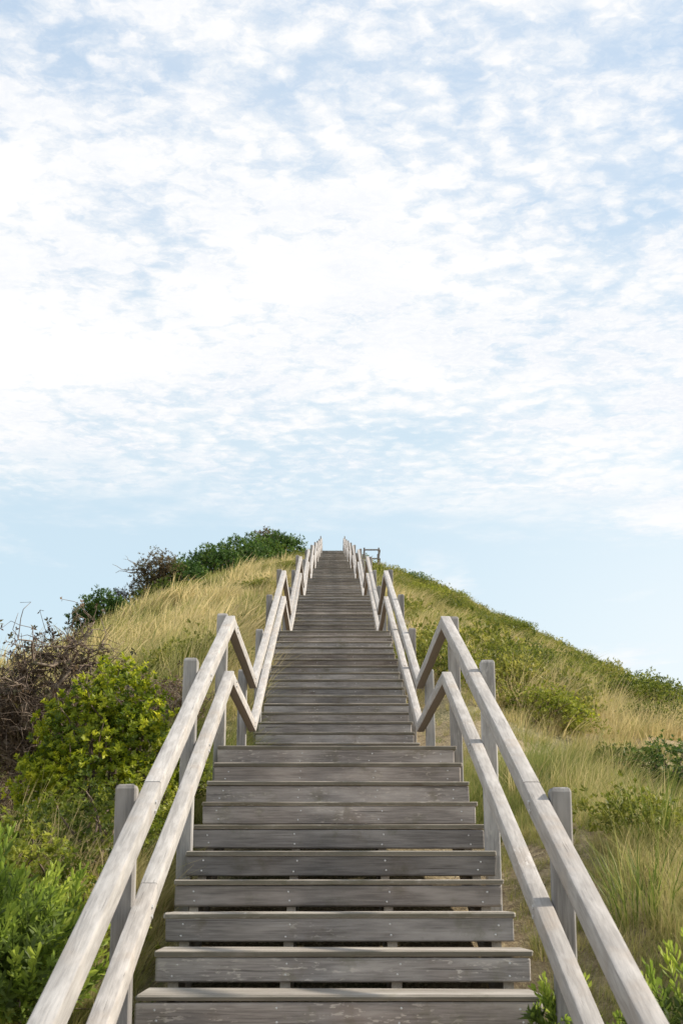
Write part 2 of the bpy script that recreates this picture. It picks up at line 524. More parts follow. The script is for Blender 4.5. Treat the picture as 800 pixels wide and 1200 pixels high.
for k in range(1, len(T)):
    for i in range(1, NS + 1):
        y = T[k] - (NS - i) * G
        z = H[k] - (NS - i) * RI
        xo = random.uniform(-.014, .014)
        if i < NS:
            part('tread', random.choice(tread_var), xo, y + 0.1875, z - TT / 2, (random.uniform(-.004, .004), random.uniform(-.002, .002), 0))
        add_riser(xo + random.uniform(-.004, .004), y, z)
    n_pl = int((LAND - 0.02) / 0.1405)
    for j in range(n_pl):
        part('landing_plank', random.choice(plank_var), random.uniform(-.008, .008), T[k] + 0.068 + j * 0.1405, H[k] - TT / 2 + random.uniform(-.0015, .0005))
for j in range(int((LAND - 0.02) / 0.1405)):
    part('landing_plank', random.choice(plank_var), random.uniform(-.008, .008), T[0] + 0.068 + j * 0.1405, H[0] - TT / 2)

# saw-tooth stringers, one mesh shared by all flights
def stringer_mesh():
    prof_top, prof_bot = [], []
    w2 = 0.022
    y0 = 0.0
    for i in range(1, NS + 1):
        y = (i - 1) * G; z = i * RI - TT - 0.002
        prof_top.append((y + 0.036, z - RI + (0 if i > 1 else -0.05)))
        prof_top.append((y + 0.036, z))
    prof_top.append(((NS - 1) * G + 0.30, NS * RI - TT - 0.002))
    bot = [((NS - 1) * G + 0.30, NS * RI - 0.30), (0.05, -0.24)]
    bm = bmesh.new()
    vs = [bm.verts.new((-w2, a, b)) for a, b in prof_top + bot]
    f = bm.faces.new(vs)
    r = bmesh.ops.extrude_face_region(bm, geom=[f])
    for v in [e for e in r['geom'] if isinstance(e, bmesh.types.BMVert)]:
        v.co.x += 2 * w2
    bmesh.ops.triangulate(bm, faces=[f for f in bm.faces if len(f.verts) > 4])
    bmesh.ops.recalc_face_normals(bm, faces=bm.faces)
    me = bpy.data.meshes.new('stringer'); bm.to_mesh(me); bm.free()
    me.materials.append(M_BEAM)
    return me

st_me = stringer_mesh()
for k in range(1, len(T)):
    for sx in SX:
        part('stringer', st_me, sx, T[k] - (NS - 1) * G, H[k - 1])
joist_me = box_mesh('landing_joist', 0.045, LAND - 0.05, 0.14, 0.004, M_BEAM)
for k in range(len(T)):
    for sx in SX:
        part('landing_joist', joist_me, sx + 0.05, T[k] + LAND / 2 + 0.06, H[k] - TT - 0.072)

# rails
RW, RD = 0.066, 0.082


def rail_mesh(name, length, theta, cut0=True, cut1=True):
    """beam along local Y with rounded edges; ends cut plumb when the beam is tilted by theta"""
    b = 0.007
    hw, hd = RW / 2, RD / 2
    sec = []
    for sx, sz in ((1, 1), (-1, 1), (-1, -1), (1, -1)):
        cx_, cz_ = sx * (hw - b), sz * (hd - b)
        a0 = {(1, 1): 0, (-1, 1): 90, (-1, -1): 180, (1, -1): 270}[(sx, sz)]
        for da in (0, 45, 90):
            a = R(a0 + da)
            sec.append((cx_ + b * math.cos(a), cz_ + b * math.sin(a)))
    n = len(sec)
    V = []
    tn = math.tan(theta)
    stations = np.linspace(0, length, 5)
    wob = [(0, 0)] + [(random.uniform(-.003, .003), random.uniform(-.003, .003)) for _ in range(3)] + [(0, 0)]
    for (s, wb) in zip(stations, wob):
        for (x, z) in sec:
            V.append((x + wb[0], s + z * tn, z + wb[1]))
    bm = bmesh.new()
    vs = [bm.verts.new(v) for v in V]
    for i in range(len(stations) - 1):
        for j in range(n):
            bm.faces.new((vs[i * n + j], vs[i * n + (j + 1) % n], vs[(i + 1) * n + (j + 1) % n], vs[(i + 1) * n + j]))
    bm.faces.new(vs[:n]); bm.faces.new(vs[-n:][::-1])
    bmesh.ops.recalc_face_normals(bm, faces=bm.faces)
    for f_ in bm.faces: f_.smooth = len(f_.verts) == 4
    for e in bm.edges:
        if len(e.link_faces) == 2 and e.calc_face_angle(0) > R(25): e.smooth = False
    me = bpy.data.meshes.new(name); bm.to_mesh(me); bm.free()
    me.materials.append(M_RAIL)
    return me

TH = math.atan(SL)
UP, LO = 0.875, 0.495          # rail tops above the nose line
XR = 0.738
VY = LAND - G - 0.02           # where the level landing rail meets the next sloping one
flight_run = PER - VY          # horizontal run of a sloping rail
joint_at = 0.47
sl_len = flight_run / math.cos(TH)
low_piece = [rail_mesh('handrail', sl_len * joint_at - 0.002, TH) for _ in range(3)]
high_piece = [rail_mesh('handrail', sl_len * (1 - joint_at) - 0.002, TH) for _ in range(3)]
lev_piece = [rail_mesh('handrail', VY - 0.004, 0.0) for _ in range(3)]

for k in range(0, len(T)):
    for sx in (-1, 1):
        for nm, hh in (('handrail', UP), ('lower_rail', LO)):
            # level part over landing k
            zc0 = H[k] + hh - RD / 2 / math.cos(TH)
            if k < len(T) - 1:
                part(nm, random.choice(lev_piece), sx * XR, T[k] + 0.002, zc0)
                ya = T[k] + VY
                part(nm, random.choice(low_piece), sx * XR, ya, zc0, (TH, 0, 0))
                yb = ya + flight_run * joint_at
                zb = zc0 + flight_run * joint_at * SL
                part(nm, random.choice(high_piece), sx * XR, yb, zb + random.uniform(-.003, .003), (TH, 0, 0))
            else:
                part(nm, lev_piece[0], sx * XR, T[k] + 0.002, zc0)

# posts with chamfered tops
PW_ = 0.078


def post_mesh(L):
    bm = bmesh.new()
    bmesh.ops.create_cube(bm, size=1.0)
    for v in bm.verts:
        v.co = Vector((v.co.x * PW_, v.co.y * PW_, -L if v.co.z < 0 else 0.0))
    top = [e for e in bm.edges if all(abs(v.co.z) < 1e-6 for v in e.verts)]
    vert = [e for e in bm.edges if abs(e.verts[0].co.z - e.verts[1].co.z) > 0.1]
    bmesh.ops.bevel(bm, geom=vert, offset=0.006, segments=1, affect='EDGES')
    top = [e for e in bm.edges if all(abs(v.co.z) < 1e-6 for v in e.verts)]
    bmesh.ops.bevel(bm, geom=top, offset=0.018, segments=2, affect='EDGES', profile=0.5)
    me = bpy.data.meshes.new('post'); bm.to_mesh(me); bm.free()
    me.materials.append(M_POST)
    return me

post_me = [post_mesh(2.0) for _ in range(2)]
XP = XR + RW / 2 + PW_ / 2 + 0.002


bolt_me = bpy.data.meshes.new('bolt')
bmb = bmesh.new()
bmesh.ops.create_cone(bmb, cap_ends=True, segments=6, radius1=0.0095, radius2=0.0085, depth=0.007, matrix=Matrix.Rotation(R(90), 4, 'Y'))
bmb.to_mesh(bolt_me); bmb.free()
bolt_me.materials.append(M_SCREW)


def line_z(y):
    return float(stair_z(np.array([y]))[0])

for k in range(0, len(T)):
    offs = [0.26, 2.62]
    if k < len(T) - 1:
        offs += [PER - 6.3, PER - 4.0, PER - 1.77] if k == 0 else [PER - 4.95, PER - 2.7]
    for o in offs:
        y = T[k] + o
        if y < 1.5: continue
        d = max(0.0, o - VY)
        z = H[k] + d * SL + UP
        for sx in (-1, 1):
            ex = 0.045 if o > 0.3 else 0.075
            if k == len(T) - 1 and o < 0.3: ex = 0.22
            if k < 4:
                for hh in (UP, LO):
                    for dz in (-0.026, -0.060):
                        part('bolt', bolt_me, sx * (XR - RW / 2 - 0.003), y + random.uniform(-.012, .012), z - UP + hh + dz)
            part('post', post_me[0], sx * XP + random.uniform(-.004, .004), y + random.uniform(-.03, .03), z + ex + random.uniform(-.02, .02), (random.uniform(-.012, .012), random.uniform(-.010, .010), 0))

# ------------------------------------------------------------------ lookout railing near the top
lk = on_ground(2.35, 80.5, -0.30)
look = empty('lookout_railing', lk)
tag(look, 'small dark timber railing standing right of the stairs near the top', 'railing')
pm = box_mesh('post', 0.10, 0.10, 1.9, 0.01, M_DECK)
rm = box_mesh('rail', 0.98, 0.05, 0.09, 0.008, M_DECK)
rm2 = box_mesh('side_rail', 0.05, 1.6, 0.09, 0.008, M_DECK)
for px, py in ((-0.44, 0), (0.44, 0), (0.44, 1.6), (-0.44, 1.6)):
    obj('post', pm, look, (px, py, 0.75))
for hz in (1.55, 1.0):
    obj('rail', rm, look, (0, -0.08, hz))
    obj('side_rail', rm2, look, (0.52, 0.8, hz))

# ------------------------------------------------------------------ vegetation builders
def norm(a):
    return a / np.maximum(np.linalg.norm(a, axis=-1, keepdims=True), 1e-9)


def tuft_mesh(name, n, rad, hmin, hmax, wid, lean, wind, mat, rng, droop=0.5):
    """n curved blades, 3 quads each"""
    az = rng.uniform(0, 2 * np.pi, n)
    rr = rad * np.sqrt(rng.uniform(0, 1, n))
    base = np.stack([rr * np.cos(az), rr * np.sin(az), np.full(n, -0.03)], 1)
    L = rng.uniform(hmin, hmax, n)
    out = np.stack([np.cos(az), np.sin(az), np.zeros(n)], 1) * rng.uniform(0.1, 1.0, (n, 1)) * lean
    out = out + np.array(wind) * rng.uniform(0.4, 1.3, (n, 1)) + rng.normal(0, 0.12, (n, 3)) * np.array([1, 1, 0])
    up = np.array([0, 0, 1.0])
    ts = np.array([0, 0.38, 0.72, 1.0])
    pts = []
    for tt in ts:
        d = out * (tt ** 1.7)
        drp = droop * np.linalg.norm(out, axis=1, keepdims=True) * tt ** 2.2
        p = base + L[:, None] * (up * (tt - 0.45 * drp) + d)
        pts.append(p)
    side = norm(np.stack([-np.sin(az + rng.uniform(-1, 1, n)), np.cos(az), np.zeros(n)], 1))
    ws = np.array([1.0, 0.85, 0.55, 0.12]) * wid / 2
    V = np.zeros((n, 8, 3))
    wv_ = rng.uniform(0.7, 1.3, (n, 1))
    for i in range(4):
        V[:, 2 * i] = pts[i] - side * ws[i] * wv_
        V[:, 2 * i + 1] = pts[i] + side * ws[i] * wv_
    b = (np.arange(n) * 8)[:, None]
    F = np.concatenate([b + np.array([2 * i, 2 * i + 1, 2 * i + 3, 2 * i + 2]) for i in range(3)], 0)
    tint = np.repeat(rng.uniform(0, 1, n), 8)
    return mesh_np(name, V.reshape(-1, 3), F, mat, {'tint': tint})


def leaves(P, A, m, ll, lw, spread, tint, rng, curl=0.15, axial=0.6):
    """rosettes: m leaves round each sprig axis A at P. returns V,F,tint"""
    n = len(P)
    ref = np.where(np.abs(A[:, 2:3]) < 0.9, np.array([[0, 0, 1.0]]), np.array([[1.0, 0, 0]]))
    U = norm(np.cross(A, ref)); W = np.cross(A, U)
    ph = rng.uniform(0, 2 * np.pi, (n, 1)) + np.arange(m)[None, :] * 2.399 + rng.normal(0, .25, (n, m))
    rad = np.cos(ph)[..., None] * U[:, None] + np.sin(ph)[..., None] * W[:, None]
    op = np.clip(rng.normal(spread, 0.22, (n, m)), 0.1, 1.8)[..., None]
    d = norm(A[:, None] * np.cos(op) + rad * np.sin(op))
    L = ll * rng.uniform(0.6, 1.25, (n, m, 1)); Wd = lw * rng.uniform(0.7, 1.2, (n, m, 1))
    s = norm(np.cross(d, A[:, None] + 1e-4) + rng.normal(0, .25, (n, m, 3)))
    nn = norm(np.cross(s, d))
    bs = P[:, None] + A[:, None] * (rng.uniform(-1, 0.3, (n, m, 1)) * ll * axial)
    V = np.stack([bs, bs + d * L * .55 + s * Wd / 2 + nn * L * curl * .4, bs + d * L - nn * L * curl * .3, bs + d * L * .55 - s * Wd / 2 + nn * L * curl * .4], 2)
    N = n * m
    F = (np.arange(N) * 4)[:, None] + np.arange(4)[None]
    tn = np.repeat(np.clip(tint[:, None] + rng.normal(0, .10, (n, m)), 0, 1).ravel(), 4)
    return V.reshape(-1, 3), F, tn


def lobe_points(lobes, n, rng, shell=0.3, lump=0.18, seed=0):
    """points in the outer shell of a union of ellipsoids (cx,cy,cz,rx,ry,rz); returns pos, normal"""
    lb = np.array(lobes, dtype=float)
    wgt = (lb[:, 3] * lb[:, 4] + lb[:, 3] * lb[:, 5] + lb[:, 4] * lb[:, 5]); wgt /= wgt.sum()
    P = np.zeros((0, 3)); Nn = np.zeros((0, 3))
    while len(P) < n:
        c = rng.choice(len(lb), n, p=wgt)
        d = norm(rng.normal(0, 1, (n, 3)))
        L_ = lb[c]
        lum = 1 + lump * np.sin(d[:, 0] * 7 + seed + c) * np.sin(d[:, 1] * 6 + 2 * c) + lump * 0.7 * np.sin(d[:, 2] * 9 + c * 3 + d[:, 0] * 5)
        r = (1 - shell * rng.uniform(0, 1, n) ** 1.6) * lum
        p = L_[:, :3] + d * L_[:, 3:6] * r[:, None]
        keep = np.ones(n, bool)
        for q in lb:
            e = np.linalg.norm((p - q[:3]) / q[3:6], axis=1)
            keep &= e > (1 - shell) * 0.80
        keep &= p[:, 2] > 0.0
        P = np.concatenate([P, p[keep]]); Nn = np.concatenate([Nn, norm(d / L_[:, 3:6])[keep]])
    return P[:n], Nn[:n]


def tubes(paths, sides=5):
    """paths: list of (pts (n,3), radii (n,)); returns V,F quads"""
    Vs, Fs, b = [], [], 0
    ang = np.arange(sides) * 2 * np.pi / sides
    for pts, rad in paths:
        pts = np.asarray(pts, float); rad = np.asarray(rad, float)
        tg = norm(np.gradient(pts, axis=0))
        ref = np.array([0, 0, 1.0]) if abs(tg[0, 2]) < 0.8 else np.array([1.0, 0, 0])
        u = norm(np.cross(tg, ref)); v = np.cross(tg, u)
        ring = pts[:, None] + rad[:, None, None] * (np.cos(ang)[None, :, None] * u[:, None] + np.sin(ang)[None, :, None] * v[:, None])
        n = len(pts)
        Vs.append(ring.reshape(-1, 3))
        i = (np.arange(n - 1)[:, None] * sides); j = np.arange(sides)[None]
        jn = (j + 1) % sides
        Fs.append(np.stack([b + i + j, b + i + jn, b + i + sides + jn, b + i + sides + j], -1).reshape(-1, 4))
        b += n * sides
    return np.concatenate(Vs), np.concatenate(Fs)


def wiggle_path(a, b, n, amp, rng, r0, r1, sag=0.0):
    t_ = np.linspace(0, 1, n)[:, None]
    a = np.array(a, float); b = np.array(b, float)
    p = a + (b - a) * t_
    off = np.cumsum(rng.normal(0, 1, (n, 3)), 0) * amp * np.linalg.norm(b - a) / n ** 0.5
    off = off - off[0] - (off[-1] - off[0]) * t_
    p = p + off
    p[:, 2] += sag * np.sin(np.pi * t_[:, 0]) * np.linalg.norm(b - a)
    return p, np.linspace(r0, r1, n)


def stems_mesh(name, P, rng, count, r0, mat, base_r=0.08):
    paths = []
    idx = rng.choice(len(P), count, replace=False)
    for i in idx:
        a = np.array([rng.normal(0, base_r), rng.normal(0, base_r), -0.06])
        paths.append(wiggle_path(a, P[i], 6, 0.10, rng, r0, r0 * 0.25, sag=0.06))
    V, F = tubes(paths, 4)
    return mesh_np(name, V, F, mat)


def shrub_meshes(lobes, n, m, ll, lw, spread, mat, seed, stems=30, stem_r=0.012, shell=0.35, upmix=0.5, tint_mid=0.45, tint_var=0.25, bark=None, lump=0.18, base_r=0.08):
    rng = np.random.default_rng(seed)
    P, Nn = lobe_points(lobes, n, rng, shell, lump, seed)
    A = norm(Nn + np.array([0, 0, upmix]) + rng.normal(0, .35, (n, 3)))
    patch = fbm(P[:, 0] * 5 + 50, P[:, 1] * 5 + P[:, 2] * 4 + 50, seed)
    tint = np.clip(tint_mid + (patch - 0.5) * 1.1 + rng.normal(0, tint_var, n), 0, 1)
    V, F, tn = leaves(P, A, m, ll, lw, spread, tint, rng)
    fol = mesh_np('foliage', V, F, mat, {'tint': tn})
    st = stems_mesh('stems', P, rng, min(stems, n), stem_r, bark or M_TWIG, base_r)
    return fol, st


def shrub(name, label, cat, loc, meshes, group=None, rz=0.0, sc=1.0, label_parts=None):
    r = empty(name, loc, rz)
    r.scale = (sc, sc, sc) if not isinstance(sc, tuple) else sc
    tag(r, label, cat, group)
    obj('foliage', meshes[0], r)
    obj('stems', meshes[1], r)
    return r

# ------------------------------------------------------------------ stuff: grass and ground cover by instancing on points
proto_grass = bpy.data.collections.new('grass_tufts')
proto_cover = bpy.data.collections.new('cover_tufts')
rg = np.random.default_rng(3)
GN_N = 17
for i in range(GN_N):
    if i < 4:      # upright, long, wind-blown
        me = tuft_mesh('tuft', 46, 0.20, 0.35, 0.85, 0.0075, 0.40, (0.60, 0.05, 0), M_GRASS, rg, 0.6)
    elif i < 7:    # arching clumps
        me = tuft_mesh('tuft', 52, 0.14, 0.35, 0.75, 0.0065, 0.85, (0.18, -0.05, 0), M_GRASS, rg, 0.9)
    elif i >= 14:  # broad-bladed thatch for the distance
        me = tuft_mesh('tuft', 34, 0.30, 0.12, 0.34, 0.022, 0.9, (0.30, 0.0, 0), M_GRASS, rg, 0.8)
    elif i >= 10:  # broad-bladed clumps for the distance
        me = tuft_mesh('tuft', 36, 0.26, 0.20, 0.54, 0.021, 0.50, (0.62, 0.05, 0), M_GRASS, rg, 0.6)
    else:          # short matted thatch
        me = tuft_mesh('tuft', 55, 0.26, 0.12, 0.34, 0.0075, 0.85, (0.25, 0.0, 0), M_GRASS, rg, 0.8)
    o = bpy.data.objects.new('tuft_%02d' % i, me)
    proto_grass.objects.link(o)
for i in range(5):
    rngc = np.random.default_rng(40 + i)
    lob = [(0, 0, .05, .26, .26, .17), (.13, .08, .05, .18, .18, .15), (-.1, -.1, .04, .2, .17, .13)]
    Pp, Nn = lobe_points(lob, 170, rngc, 0.6, 0.3, i)
    A = norm(Nn + np.array([0, 0, .8]) + rngc.normal(0, .4, Nn.shape))
    V, F, tn = leaves(Pp, A, 6, 0.030, 0.013, 0.8, rngc.uniform(.1, .9, len(Pp)), rngc)
    o = bpy.data.objects.new('cover_%02d' % i, mesh_np('cover', V, F, M_COVER, {'tint': tn}))
    proto_cover.objects.link(o)


def scatter(name, pts, rot, scl, idx, tint, collection, label, cat):
    me = bpy.data.meshes.new(name)
    n = len(pts)
    me.vertices.add(n); me.vertices.foreach_set('co', np.ascontiguousarray(pts, np.float32).ravel())
    for an, ty, key, val in (('rot', 'FLOAT_VECTOR', 'vector', rot), ('scl', 'FLOAT_VECTOR', 'vector', scl)):
        a = me.attributes.new(an, ty, 'POINT'); a.data.foreach_set(key, np.ascontiguousarray(val, np.float32).ravel())
    a = me.attributes.new('pick', 'INT', 'POINT'); a.data.foreach_set('value', np.ascontiguousarray(idx, np.int32))
    a = me.attributes.new('itint', 'FLOAT', 'POINT'); a.data.foreach_set('value', np.ascontiguousarray(tint, np.float32))
    o = obj(name, me)
    tag(o, label, cat, kind='stuff')
    ng = bpy.data.node_groups.new(name, 'GeometryNodeTree')
    ng.interface.new_socket('Geometry', in_out='INPUT', socket_type='NodeSocketGeometry')
    ng.interface.new_socket('Geometry', in_out='OUTPUT', socket_type='NodeSocketGeometry')
    N = ng.nodes; Lk = ng.links
    gi = N.new('NodeGroupInput'); go = N.new('NodeGroupOutput')
    ci = N.new('GeometryNodeCollectionInfo'); ci.inputs['Collection'].default_value = collection
    ci.inputs['Separate Children'].default_value = True; ci.inputs['Reset Children'].default_value = True
    ip = N.new('GeometryNodeInstanceOnPoints'); ip.inputs['Pick Instance'].default_value = True
    def na(nm, ty):
        x = N.new('GeometryNodeInputNamedAttribute'); x.data_type = ty; x.inputs['Name'].default_value = nm
        return x.outputs['Attribute']
    Lk.new(gi.outputs[0], ip.inputs['Points']); Lk.new(ci.outputs[0], ip.inputs['Instance'])
    Lk.new(na('pick', 'INT'), ip.inputs['Instance Index'])
    e2r = N.new('FunctionNodeEulerToRotation'); Lk.new(na('rot', 'FLOAT_VECTOR'), e2r.inputs[0])
    Lk.new(e2r.outputs[0], ip.inputs['Rotation'])
    Lk.new(na('scl', 'FLOAT_VECTOR'), ip.inputs['Scale'])
    Lk.new(ip.outputs[0], go.inputs[0])
    md = o.modifiers.new('scatter', 'NODES'); md.node_group = ng
    return o


def green_patch(x, y):
    """0 straw .. 1 leafy, over the hill"""
    p = fbm(x / 2.6 + 31, y / 3.6 + 17, 5, 3)
    right = np.clip((x - 0.5) / 2.0, 0, 1)
    return p + 0.05 * right - 0.02 * (1 - right)

zones = [(0.9, 1.7, 4.0, 14, 100.0), (-1.6, -0.9, 4.0, 14, 100.0), (-2.6, 2.6, 3.5, 13, 60.0), (-7, 7, 2.0, 12, 42.0), (-9, 9, 12, 24, 24.0), (-13, 13, 24, 44, 13.0), (-17, 17, 44, 70, 9.0), (-19, 19, 70, 104, 6.0)]
px, py, fs = [], [], []
for x0, x1, y0, y1, den in zones:
    n = int((x1 - x0) * (y1 - y0) * den)
    px.append(rg.uniform(x0, x1, n)); py.append(rg.uniform(y0, y1, n)); fs.append(np.full(n, (42.0 / min(den, 42.0)) ** 0.20))
px = np.concatenate(px); py = np.concatenate(py); fs = np.concatenate(fs)
# bare sandy patches
bare = fbm(px / 1.6 + 3, py / 1.6 + 8, 15, 2)
dens = fbm(px / 0.8 + 3, py / 0.8 + 80, 25, 2)
keep = (np.abs(px) > 0.93) & ~((px > 0) & (bare > 0.69) & (px > 1.5) & (py > 7.5) & (py < 40)) & (dens > 0.18)
keep &= ~((px < 0) & (py > 4.5) & (py < 12.5) & (px > -4.5) & (px < -1.25) & (rg.uniform(0, 1, len(px)) < 0.86))
px, py, fs = px[keep], py[keep], fs[keep]
n = len(px)
gp = green_patch(px, py)
rot = np.stack([rg.normal(0, .14, n), rg.normal(0, .14, n), rg.normal(0, .6, n)], 1)
near_stairs = np.clip((np.abs(px) - 0.8) / 1.0, 0.6, 1)
clump = fbm(px / 1.1 + 7, py / 1.5 + 7, 33, 2)
side = np.where(px > 0, 0.70, np.where(py < 12.5, 0.6, 1.0))
s = rg.uniform(0.6, 1.2, n) * fs * near_stairs * (0.30 + 1.25 * clump) * side
s = s * np.where((px > 0.9) & (px < 4.5) & (py > 74), 0.5, 1.0)
scl = np.stack([s, s, s * rg.uniform(.75, 1.1, n)], 1)
kind = fbm(px / 1.8 + 70, py / 1.8 + 40, 44, 2) + rg.normal(0, .12, n)
idx = np.where(kind > 0.55, rg.integers(0, 4, n), np.where(kind > 0.42, rg.integers(4, 7, n), rg.integers(7, 10, n)))
idx = np.where((px < 0) & (rg.uniform(0, 1, n) < .5), rg.integers(0, 4, n), idx)
idx = np.where((px > 0) & (py < 16) & (idx < 4) & (rg.uniform(0, 1, n) < .75), rg.integers(4, 10, n), idx)
far = rg.uniform(14, 26, n) < py
idx = np.where(far, np.where(idx < 7, rg.integers(10, 14, n), rg.integers(14, 17, n)), idx)
tint = np.where(px < 0, 0.56, 0.66) - (gp - 0.5) * 1.9 + (clump - 0.5) * 0.6 + rg.normal(0, .17, n)
tint = np.clip(tint + np.where(px > 0, np.where(py < 20, -0.07, 0.03), 0.0), 0.10, 1.05)
pz = ground_z(px, py)
scatter('dune_grass', np.stack([px, py, pz], 1), rot, scl, idx, tint, proto_grass, 'wind-blown straw and green dune grass covering the hill', 'grass')

n = 26000
cx_ = rg.uniform(-16, 18, n); cy_ = 3 + 92 * rg.uniform(0, 1, n) ** 1.25
cp = fbm(cx_ / 2.0 + 131, cy_ / 3.0 + 57, 61, 3) + np.where(cx_ > 0, np.where(cy_ < 30, 0.055, -0.03), np.where(cy_ < 12, 0.10, -0.10))
keep = (np.abs(cx_) > 1.35) & (cp > 0.55)
keep &= ~((cx_ > 0) & (cx_ < 5.5) & (cy_ < 12.5) & (rg.uniform(0, 1, len(cx_)) < 0.74))
cx_, cy_, cp = cx_[keep], cy_[keep], cp[keep]
n = len(cx_)
s = rg.uniform(.6, 1.25, n) * (0.8 + (cp - 0.55) * 3) * (1 + cy_ / 100)
scatter('ground_cover', np.stack([cx_, cy_, ground_z(cx_, cy_) + 0.10], 1), np.stack([rg.normal(0, .15, n), rg.normal(0, .15, n), rg.uniform(0, 6.28, n)], 1),
        np.stack([s, s, s * rg.uniform(.8, 1.3, n)], 1), rg.integers(0, 5, n), np.clip(rg.normal(.42, .2, n), 0.05, .95), proto_cover,
        'low leafy green plants spreading between the grass on the hill', 'ground cover')

# ------------------------------------------------------------------ left side, near
B1 = shrub_meshes([(0, 0, .42, .47, .45, .46), (.10, .12, .82, .27, .26, .30), (-.28, -.12, .22, .30, .34, .28), (.32, -.08, .38, .32, .32, .40), (-.18, .1, .62, .30, .3, .3), (.02, -.3, .2, .4, .3, .3)],
                  3600, 9, 0.034, 0.020, 0.95, M_YELLOW, 101, stems=70, stem_r=0.011, shell=0.34, upmix=0.55, tint_mid=0.40, tint_var=0.24, lump=0.22)
shrub('coastal_shrub', 'bushy yellow-green shrub with small round leaves left of the handrail', 'shrub', on_ground(-1.60, 9.4, -0.16), B1, sc=(1.0, 0.97, 1.03))


def shoot_mesh(seed, mat, hgt=0.34, n=26, ll=0.062, lw=0.019):
    """one upright leafy shoot: thin stem with long narrow leaves pointing up, each leaf folded along its middle"""
    rng = np.random.default_rng(seed)
    pts, rad = wiggle_path((0, 0, 0), (rng.normal(0, .04), rng.normal(0, .04), hgt), 5, 0.06, rng, 0.004, 0.0015)
    Vt, Ft = tubes([(pts, rad)], 4)
    V = [Vt]; F = [Ft]; tn = [np.full(len(Vt), 0.15)]
    b = len(Vt)
    for i in range(n):
        u = 0.18 + 0.82 * i / (n - 1)
        p = np.array([np.interp(u, np.linspace(0, 1, 5), pts[:, j]) for j in range(3)])
        ph = i * 2.399 + rng.normal(0, .3)
        op = 0.95 - 0.55 * u + rng.normal(0, .12)
        rad_ = np.array([math.cos(ph), math.sin(ph), 0])
        d = rad_ * math.sin(op) + np.array([0, 0, math.cos(op)])
        sd = np.array([-math.sin(ph), math.cos(ph), 0])
        nn = np.cross(sd, d)
        L = ll * rng.uniform(.7, 1.2); Wd = lw * rng.uniform(.8, 1.2)
        q = [p, p + d * L * .45 + sd * Wd * .42 + nn * .004, p + d * L * .8 + sd * Wd * .5 + nn * .002, p + d * L - nn * .006, p + d * L * .8 - sd * Wd * .5 + nn * .002, p + d * L * .45 - sd * Wd * .42 + nn * .004, p + d * L * .5 - nn * .001]
        V.append(np.array(q))
        F.append(b + np.array([[0, 1, 2, 6], [6, 2, 3, 3], [6, 3, 4, 4], [0, 6, 4, 5]]))
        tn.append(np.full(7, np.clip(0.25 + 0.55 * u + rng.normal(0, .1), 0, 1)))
        b += 7
    V = np.concatenate(V); tn = np.concatenate(tn)
    fs = []
    for f in np.concatenate(F):
        fs.append(tuple(dict.fromkeys(int(k) for k in f)))
    me = bpy.data.meshes.new('leafy_shoot')
    me.from_pydata([tuple(v) for v in V], [], fs)
    a = me.attributes.new('tint', 'FLOAT', 'POINT'); a.data.foreach_set('value', tn.astype(np.float32))
    me.materials.append(mat)
    return me

SHOOTS = [shoot_mesh(300 + i, M_BRIGHT) for i in range(7)]


def shoot_shrub(name, label, loc, lobes, count, seed, sc=(0.8, 1.25), stem_r=0.008, fill=900):
    rng = np.random.default_rng(seed)
    root = empty(name, loc)
    tag(root, label, 'shrub')
    P, Nn = lobe_points(lobes, count, rng, 0.40, 0.12, seed)
    for p, nv in zip(P, Nn):
        a = Vector(tuple(nv * 0.8 + np.array([0, 0, 0.8]) + rng.normal(0, .30, 3)))
        q = a.to_track_quat('Z', 'Y').to_euler()
        s_ = rng.uniform(*sc)
        back = a.normalized() * 0.26 * s_
        o = obj('leafy_shoot', random.choice(SHOOTS), root, (p[0] - back.x, p[1] - back.y, p[2] - back.z), q, (s_, s_, s_))
    st = stems_mesh('stems', P - np.array([0, 0, .15]), rng, min(60, count), stem_r, M_TWIG, 0.07)
    obj('stems', st, root)
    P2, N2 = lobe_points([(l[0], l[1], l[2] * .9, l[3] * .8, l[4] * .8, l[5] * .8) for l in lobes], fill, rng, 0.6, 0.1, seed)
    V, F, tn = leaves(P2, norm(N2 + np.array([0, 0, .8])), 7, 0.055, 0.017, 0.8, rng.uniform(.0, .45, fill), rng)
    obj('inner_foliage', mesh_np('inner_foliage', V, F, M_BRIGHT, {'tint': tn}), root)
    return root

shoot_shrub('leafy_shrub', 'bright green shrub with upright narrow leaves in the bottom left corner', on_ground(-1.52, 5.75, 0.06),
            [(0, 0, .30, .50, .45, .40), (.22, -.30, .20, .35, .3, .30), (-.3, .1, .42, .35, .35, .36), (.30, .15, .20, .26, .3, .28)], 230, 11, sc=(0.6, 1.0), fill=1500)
shoot_shrub('leafy_shrub', 'bright green low shrub in the bottom right corner outside the handrail', on_ground(1.22, 5.15, -0.10),
            [(0, 0, .42, .30, .32, .34), (.32, .15, .46, .32, .3, .36), (-.12, .3, .30, .22, .2, .28), (.3, -.2, .2, .3, .3, .3)], 120, 12, sc=(0.6, 0.95), fill=700)
shoot_shrub('leafy_sprig', 'small yellow-green sprig growing at the right end of the lowest visible step', on_ground(0.86, 5.30, 0.0),
            [(-.07, 0, .50, .14, .12, .14)], 22, 13, sc=(0.45, 0.7), stem_r=0.004, fill=60)


